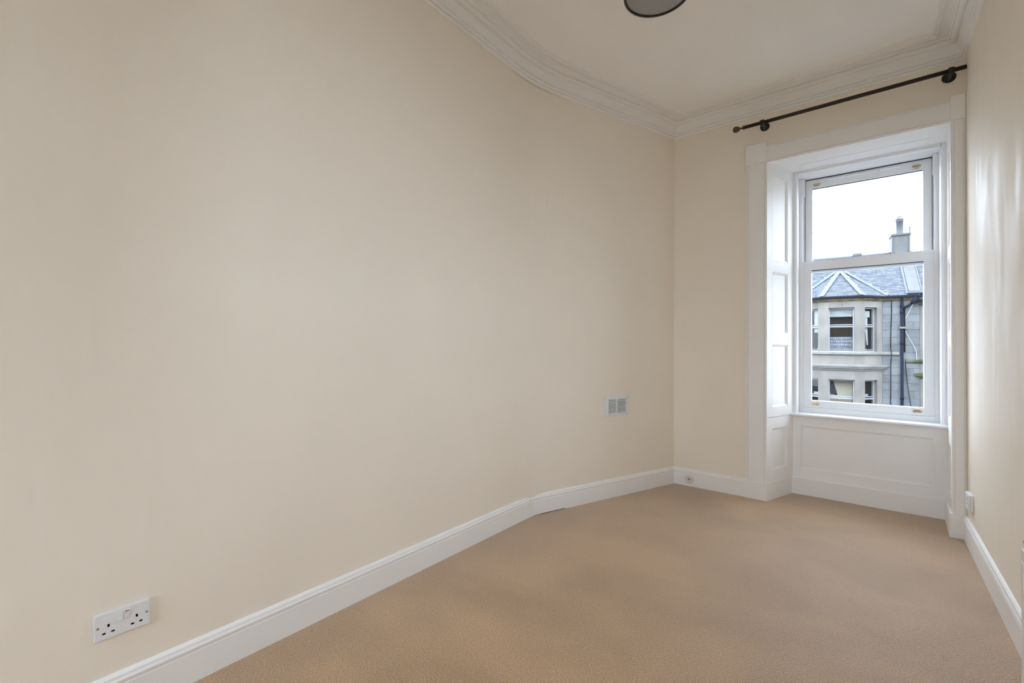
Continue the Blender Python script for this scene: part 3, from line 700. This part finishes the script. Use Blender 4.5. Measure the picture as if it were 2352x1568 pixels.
def slates(parent, O, E1, top, poly, single=True, skip=None, row=0.125, wd=0.19, seed=1):
    """lap slates over a planar roof facet: O eave origin, E1 point along the eave, top point up the slope; poly in (along, up) metres, counter-clockwise"""
    rnd = random.Random(seed)
    O = Vector(O); e = (Vector(E1) - O).normalized(); g = Vector(top) - O; g = (g - e * g.dot(e)).normalized(); n = e.cross(g).normalized()
    P = lambda s, t, h: O + e * s + g * t + n * h
    bmu = new(); bmu.faces.new([bmu.verts.new(P(s, t, -0.002)) for s, t in poly]); obj('roof_underlay', bmu, M['underslate'], parent)
    s0 = min(p[0] for p in poly); s1 = max(p[0] for p in poly); t1 = max(p[1] for p in poly)
    joined = new(); r = 0; t = 0.0
    while t < t1:
        s = s0 - (0.5 if r % 2 else 0.0) * wd - rnd.uniform(0, 0.06)
        while s < s1:
            ww = wd * rnd.uniform(0.85, 1.15)
            tj = t + rnd.uniform(-0.008, 0.008)
            q = clip_poly([(s + 0.004, tj), (s + ww - 0.004, tj), (s + ww - 0.004, t + row * 1.12), (s + 0.004, t + row * 1.12)], poly)
            s += ww
            if len(q) < 3: continue
            c = P(sum(p[0] for p in q) / len(q), sum(p[1] for p in q) / len(q), 0)
            if skip and skip(c): continue
            bm = new() if single else joined
            up = 0.024; hh = lambda tt: up - (tt - t) / (row * 1.12) * 0.019
            T = [bm.verts.new(P(a, b, hh(b))) for a, b in q]; D = [bm.verts.new(P(a, b, 0.0)) for a, b in q]
            try:
                bm.faces.new(T)
                for i in range(len(q)): bm.faces.new((T[i - 1], T[i], D[i], D[i - 1]))
            except ValueError: pass
            if single: obj('slate', bm, M['slate'], parent)
        t += row; r += 1
    if single: joined.free()
    else: tag(obj('slates', joined, M['slate'], parent), kind='stuff')
def strip(parent, name, a, b, wd, th, m, normal, lift=0.02, clips=0):
    a = Vector(a); b = Vector(b); d = (b - a).normalized(); n = Vector(normal); n = (n - d * n.dot(d)).normalized(); sd = d.cross(n)
    L = (b - a).length
    mtx = Matrix(((d.x, sd.x, n.x, a.x), (d.y, sd.y, n.y, a.y), (d.z, sd.z, n.z, a.z), (0, 0, 0, 1)))
    bm = new(); add_prism(bm, [(-wd / 2, lift), (wd / 2, lift), (wd / 2 - 0.01, lift + th), (0.02, lift + th + 0.02), (-0.02, lift + th + 0.02), (-wd / 2 + 0.01, lift + th)], 0, L, 'x', mtx)
    o = obj(name, bm, m, parent)
    for i in range(clips):
        x = L * (i + 0.12) / clips
        box('lead_clip', (x, x + 0.03, -wd / 2 - 0.02, wd / 2 + 0.02, lift + th, lift + th + 0.03), M['bunting'], o, mtx=mtx)
    return o

FLOORS = [(1.10, 3.06), (-2.10, -0.15), (-5.3, -3.35)]
ZLO, ZHI = -8.6, 3.40
T1 = tag(empty('tenement_building', (EYE_U[0], EYE_U[1], 0), EYE_RZ), 'pale sandstone tenement with a slated bay roof across the street', 'building')
bay = [(-1.52, 0.85), (-0.67, 0.0), (0.67, 0.0), (1.52, 0.85)]
mf = stone_facet(T1, bay[1], bay[2], FLOORS, 0.205, 1.150, ZLO, ZHI)
mr = stone_facet(T1, bay[2], bay[3], FLOORS, 0.265, 0.925, ZLO, ZHI)
ml = stone_facet(T1, bay[0], bay[1], FLOORS, 0.280, 0.940, ZLO, ZHI)
for i, (a, b) in enumerate(FLOORS):
    far_window(T1, mf, 0.205, 1.150, a, b, 'front' if i == 0 else 'low')
    far_window(T1, mr, 0.265, 0.925, a, b, 'side' if i == 0 else 'lowside')
    far_window(T1, ml, 0.280, 0.940, a, b, 'left' if i == 0 else 'lowside')
# flat wall either side of the bay
box('mortar_wall', (1.50, 3.0, 0.875, 1.2, ZLO, ZHI), M['mortar'], T1)
box('plain_wall', (-6.0, -1.5, 0.86, 1.2, ZLO, ZHI), M['stone_grey'], T1)
sbev = 0.004
z = ZHI; r = 0
while z > -3.2:
    h = 0.333
    cuts = [1.525, 2.17, 2.775] if r % 3 else [1.525, 2.17, 2.56, 2.775]
    for a, b in zip(cuts, cuts[1:]):
        dy = random.uniform(0, 0.008)
        o = box('stone_block', (a + 0.003, b - 0.003, 0.85 + dy, 0.90, z - h + 0.007, z), M['stone_grey'], T1, sbev)
    z -= h; r += 1
box('lower_wall', (1.52, 2.78, 0.86, 0.9, ZLO, z + 0.01), M['stone_grey'], T1)
# string courses, cornice, eaves and gutter
wp = [(-5.5, 0.85)] + bay + [(2.77, 0.85)]
sweep_plan('sill_course', [(-5.5, 0.85)] + bay + [(2.09, 0.85)], [(0, 0.93), (0.05, 0.945), (0.10, 0.985), (0.11, 1.065), (0.0, 1.105)], M['stone_light'], T1)
sweep_plan('bay_cornice', [(-1.52, 0.99)] + bay + [(1.52, 0.99)], [(0, 0.24), (0.05, 0.27), (0.07, 0.33), (0.15, 0.36), (0.16, 0.41), (0.20, 0.43), (0.21, 0.50), (0.0, 0.53)], M['stone_light'], T1)
sweep_plan('sill_course', [(-1.52, 0.99)] + bay + [(1.52, 0.99)], [(0, -2.24), (0.05, -2.22), (0.11, -2.18), (0.11, -2.10), (0.0, -2.07)], M['stone_light'], T1)
sweep_plan('eave_moulding', wp, [(0, 3.335), (0.03, 3.345), (0.05, 3.375), (0.08, 3.385), (0.09, 3.42), (0.11, 3.43), (0.12, 3.47), (0.0, 3.48)], M['stone_yellow'], T1)
sweep_plan('gutter', wp, [(0.06, 3.465), (0.19, 3.462), (0.215, 3.50), (0.215, 3.572), (0.195, 3.572), (0.19, 3.52), (0.06, 3.52)], M['gutter'], T1)
# roofs
EZ = 3.545; APEX = (0.06, 2.38, 5.05); RIDGE_Y, RIDGE_Z = 3.2, 5.80
rise = math.hypot(RIDGE_Y - 0.70, RIDGE_Z - EZ)
def tri(c, A, B, C):
    def sg(p, q): return (c.x - q[0]) * (p[1] - q[1]) - (p[0] - q[0]) * (c.y - q[1])
    s = [sg(A, B), sg(B, C), sg(C, A)]; return all(v > 0 for v in s) or all(v < 0 for v in s)
hid = lambda c: tri(c, (-1.52, 0.6), (1.52, 0.6), (0.06, 2.26))
slates(T1, (-1.35, 0.70, EZ), (2.37, 0.70, EZ), (-1.35, RIDGE_Y, RIDGE_Z), [(0, 0), (3.72, 0), (3.72, rise), (0, rise)], False, hid, seed=3)
slates(T1, (-6.0, 0.70, EZ), (-1.35, 0.70, EZ), (-6.0, RIDGE_Y, RIDGE_Z), [(0, 0), (4.65, 0), (4.65, rise), (0, rise)], False, seed=4)
def tri_facet(a, b, c, single, seed):
    A, B, C = Vector(a), Vector(b), Vector(c); e = (B - A).normalized(); s = (C - A).dot(e); t = ((C - A) - e * s).length
    slates(T1, a, b, c, [(0, 0), ((B - A).length, 0), (s, t)], single, None, seed=seed)
eL, eR = (-0.755, -0.17, EZ), (0.755, -0.17, EZ); vR, vL = (1.70, 0.72, EZ), (-1.70, 0.72, EZ)
tri_facet(eL, eR, APEX, True, 5); tri_facet(eR, vR, APEX, True, 6); tri_facet(vL, eL, APEX, True, 7)
strip(T1, 'lead_hip', eL, APEX, 0.24, 0.02, M['lead'], (-0.4, -0.5, 0.8), clips=3)
strip(T1, 'lead_hip', eR, APEX, 0.24, 0.02, M['lead'], (0.4, -0.5, 0.8), clips=3)
strip(T1, 'lead_valley', vR, (APEX[0] + 0.05, APEX[1], APEX[2] + 0.02), 0.15, 0.015, M['lead'], (0.2, -0.6, 0.8), 0.045, 3)
strip(T1, 'lead_valley', vL, (APEX[0] - 0.05, APEX[1], APEX[2] + 0.02), 0.15, 0.015, M['lead'], (-0.2, -0.6, 0.8), 0.045, 3)
bm = new(); add_cyl(bm, (-6, RIDGE_Y, RIDGE_Z + 0.02), (2.4, RIDGE_Y, RIDGE_Z + 0.02), 0.07, 12); obj('lead_ridge', bm, M['lead'], T1, True)
box('ridge_vent', (0.62, 0.98, RIDGE_Y - 0.10, RIDGE_Y + 0.1, RIDGE_Z + 0.03, RIDGE_Z + 0.17), M['render_far'], T1, 0.02)
# party wall skew and chimney
sk = [(0.80, 3.62), (0.80, 3.78), (RIDGE_Y, RIDGE_Z + 0.13), (RIDGE_Y + 0.3, RIDGE_Z + 0.13), (RIDGE_Y + 0.3, 3.62)]
prism('party_wall_skew', sk, 2.40, 2.80, 'x', M['render_far'], T1)
strip(T1, 'lead_flashing', (2.36, 0.74, 3.60), (2.36, RIDGE_Y, RIDGE_Z + 0.03), 0.10, 0.012, M['lead'], (0, -0.67, 0.74), 0.03)
strip(T1, 'lead_flashing', (2.84, 0.9, 3.75), (2.84, RIDGE_Y, RIDGE_Z + 0.03), 0.06, 0.012, M['lead'], (0, -0.67, 0.74), 0.03)
box('lead_gutter', (2.38, 4.6, 0.55, 0.95, 3.62, 3.74), M['lead'], T1, 0.02)
box('lead_upstand', (2.40, 4.6, 0.93, 1.0, 3.72, 3.90), M['lead'], T1, 0.01)
ch = box('chimney_stack', (2.12, 2.74, RIDGE_Y - 0.25, RIDGE_Y + 0.45, 5.45, 6.60), M['render_far'], T1, 0.01)
box('coping', (2.07, 2.80, RIDGE_Y - 0.31, RIDGE_Y + 0.51, 6.60, 6.71), M['pot'], ch, 0.012)
box('corner_band', (2.10, 2.165, RIDGE_Y - 0.275, RIDGE_Y + 0.45, 5.78, 6.60), M['pot'], ch)
box('corner_band', (2.70, 2.765, RIDGE_Y - 0.275, RIDGE_Y + 0.45, 5.78, 6.60), M['pot'], ch)
lathe('chimney_pot', [(0.155, 0), (0.15, 0.03), (0.135, 0.06), (0.135, 0.62), (0.155, 0.63), (0.155, 0.67), (0.14, 0.68), (0.14, 0.70), (0.158, 0.71), (0.158, 0.76), (0.11, 0.76), (0.11, 0.4), (0, 0.4)], (2.43, RIDGE_Y + 0.1, 6.71), (0, 0, 1), M['pot'], ch, 24)
bm = new(); add_tube(bm, [(2.36, RIDGE_Y + 0.1, 7.44), (2.36, RIDGE_Y + 0.1, 7.53), (2.42, RIDGE_Y + 0.1, 7.58), (2.49, RIDGE_Y + 0.1, 7.57)], 0.03, 8); obj('cowl_hook', bm, M['pot'], ch)
slates(T1, (2.80, 0.95, 3.75), (5.0, 0.95, 3.75), (2.80, RIDGE_Y + 0.2, RIDGE_Z + 0.1), [(0, 0), (2.2, 0), (2.2, 3.2), (0, 3.2)], False, seed=9)
# downpipe, branch, cables
bm = new(); add_cyl(bm, (2.178, 0.775, ZLO), (2.178, 0.775, 3.50), 0.052, 14); dp = obj('downpipe', bm, M['pipe'], T1, True)
for zc in (3.05, 2.78, 1.42, -0.95, -2.9):
    bm = new(); add_cyl(bm, (2.178, 0.775, zc), (2.178, 0.775, zc + 0.10), 0.068, 14); obj('collar', bm, M['pipe'], dp, True)
box('pipe_band', (2.09, 2.31, 0.70, 0.85, 2.12, 2.20), M['stone'], dp)
bm = new(); add_cyl(bm, (2.20, 0.775, 2.98), (2.50, 0.72, 3.20), 0.05, 12); add_cyl(bm, (2.50, 0.72, 3.20), (2.66, 0.60, 3.42), 0.07, 12, 0.11); obj('branch_pipe', bm, M['pipe'], T1, True)
bm = new(); add_cyl(bm, (2.275, 0.82, -0.2 + 1.3), (2.275, 0.82, 2.95), 0.022, 10); obj('thin_pipe', bm, M['cable'], T1, True)
bm = new(); add_tube(bm, [(1.83, 0.80, 3.44), (1.84, 0.82, 2.9), (1.815, 0.82, 2.2), (1.80, 0.82, 1.3), (1.815, 0.70, 1.08), (1.805, 0.80, 0.6), (1.80, 0.82, -1.0), (1.79, 0.82, -6)], 0.014, 8); obj('cable', bm, M['cable'], T1, True)
bm = new(); add_tube(bm, [(2.29, 0.80, 2.02), (2.65, 0.80, 1.18), (2.67, 0.80, 0.75)], 0.009, 6); obj('cable', bm, M['bunting'], T1)
bm = new(); add_tube(bm, [(2.30, 0.80, 2.55), (2.62, 0.66, 3.40)], 0.009, 6); obj('cable', bm, M['bunting'], T1)
bm = new(); add_tube(bm, [(2.29, 0.81, 0.65), (2.36, 0.81, -0.3), (2.52, 0.81, -1.6), (2.55, 0.81, -4)], 0.012, 6); obj('cable', bm, M['cable'], T1)

# next bay along the terrace
T2 = tag(empty('neighbour_building', (EYE_U[0], EYE_U[1], 0), EYE_RZ), 'edge of the next stone tenement with mossy ledges right of the downpipe', 'building')
nb = [(2.78, 0.86), (3.63, 0.0), (4.97, 0.0)]
NF = [(0.86, 2.80), (-2.3, -0.4)]
m1 = stone_facet(T2, nb[0], nb[1], NF, 0.28, 0.94, ZLO, 3.18); m2 = stone_facet(T2, nb[1], nb[2], NF, 0.2, 1.14, ZLO, 3.18)
for a, b in NF:
    far_window(T2, m1, 0.28, 0.94, a, b, 'lowside'); far_window(T2, m2, 0.2, 1.14, a, b, 'low')
sweep_plan('sill_course', [(2.30, 0.86)] + nb, [(0, 0.62), (0.06, 0.64), (0.10, 0.68), (0.11, 0.76), (0, 0.80)], M['stone_moss'], T2)
sweep_plan('cornice', [(2.72, 0.93)] + nb, [(0, -0.02), (0.06, 0.0), (0.10, 0.06), (0.18, 0.09), (0.19, 0.19), (0, 0.22)], M['stone_moss'], T2)
sweep_plan('eave_moulding', nb, [(0, 3.10), (0.06, 3.13), (0.11, 3.18), (0.11, 3.24), (0, 3.26)], M['stone_yellow'], T2)
sweep_plan('gutter', nb, [(0.05, 3.24), (0.19, 3.24), (0.20, 3.36), (0.05, 3.36)], M['gutter'], T2)
def t2_facet(a, b, c, seed):
    A, B, C = Vector(a), Vector(b), Vector(c); e = (B - A).normalized(); s = (C - A).dot(e); t = ((C - A) - e * s).length
    slates(T2, a, b, c, [(0, 0), ((B - A).length, 0), (s, t)], False, None, seed=seed)
q0, q1, q2, qa = (2.62, 0.80, 3.34), (3.55, -0.16, 3.34), (5.05, -0.16, 3.34), (4.30, 2.3, 4.85)
t2_facet(q0, q1, qa, 11); t2_facet(q1, q2, qa, 12)
strip(T2, 'lead_hip', q1, qa, 0.24, 0.02, M['lead'], (-0.4, -0.5, 0.8), clips=3)
strip(T2, 'lead_valley', q0, qa, 0.16, 0.02, M['lead'], (-0.2, -0.6, 0.8), 0.03, 3)

# television aerial by the chimney
my = RIDGE_Y + 0.1
bm = new(); add_cyl(bm, (2.80, my, 5.6), (2.80, my, 7.05), 0.016, 8); TA = obj('aerial_mast', bm, M['cable'], T1)
TA['label'] = 'thin black aerial mast beside the chimney'
for zc, x0, x1 in ((7.02, 2.78, 3.0), (6.60, 2.80, 3.35), (6.27, 2.80, 3.35), (5.92, 2.80, 3.40)):
    bm = new(); add_cyl(bm, (x0, my, zc), (x1, my, zc + 0.03), 0.012, 6)
    for i in range(int((x1 - x0) / 0.09)):
        x = x0 + 0.04 + i * 0.09; add_cyl(bm, (x, my - 0.22, zc + 0.02), (x, my + 0.22, zc + 0.02), 0.007, 6)
    obj('aerial_boom', bm, M['cable'], TA)

# the outer face of this building, seen only in reflections
of = new()
add_box(of, -16, -1.9, 4.40, 4.79, -8.6, 5.6); add_box(of, 0.70, 16, 4.40, 4.79, -8.6, 5.6)
add_box(of, -1.9, 0.70, 4.40, 4.79, -8.6, -0.12); add_box(of, -1.9, 0.70, 4.40, 4.79, 3.36, 5.6)
structure(obj('wall_outer', of, M['stone']), 'outer sandstone face of the building, above and beside the window')
# street level
st = structure(box('ground', (-120, 120, 5.2, 160, -9.0, -8.6), M['asphalt']), 'grey asphalt street far below the window')
gb = structure(box('ground', (-120, 120, -160, 5.2, -9.0, -8.6), M['asphalt']), 'grey ground behind the building')
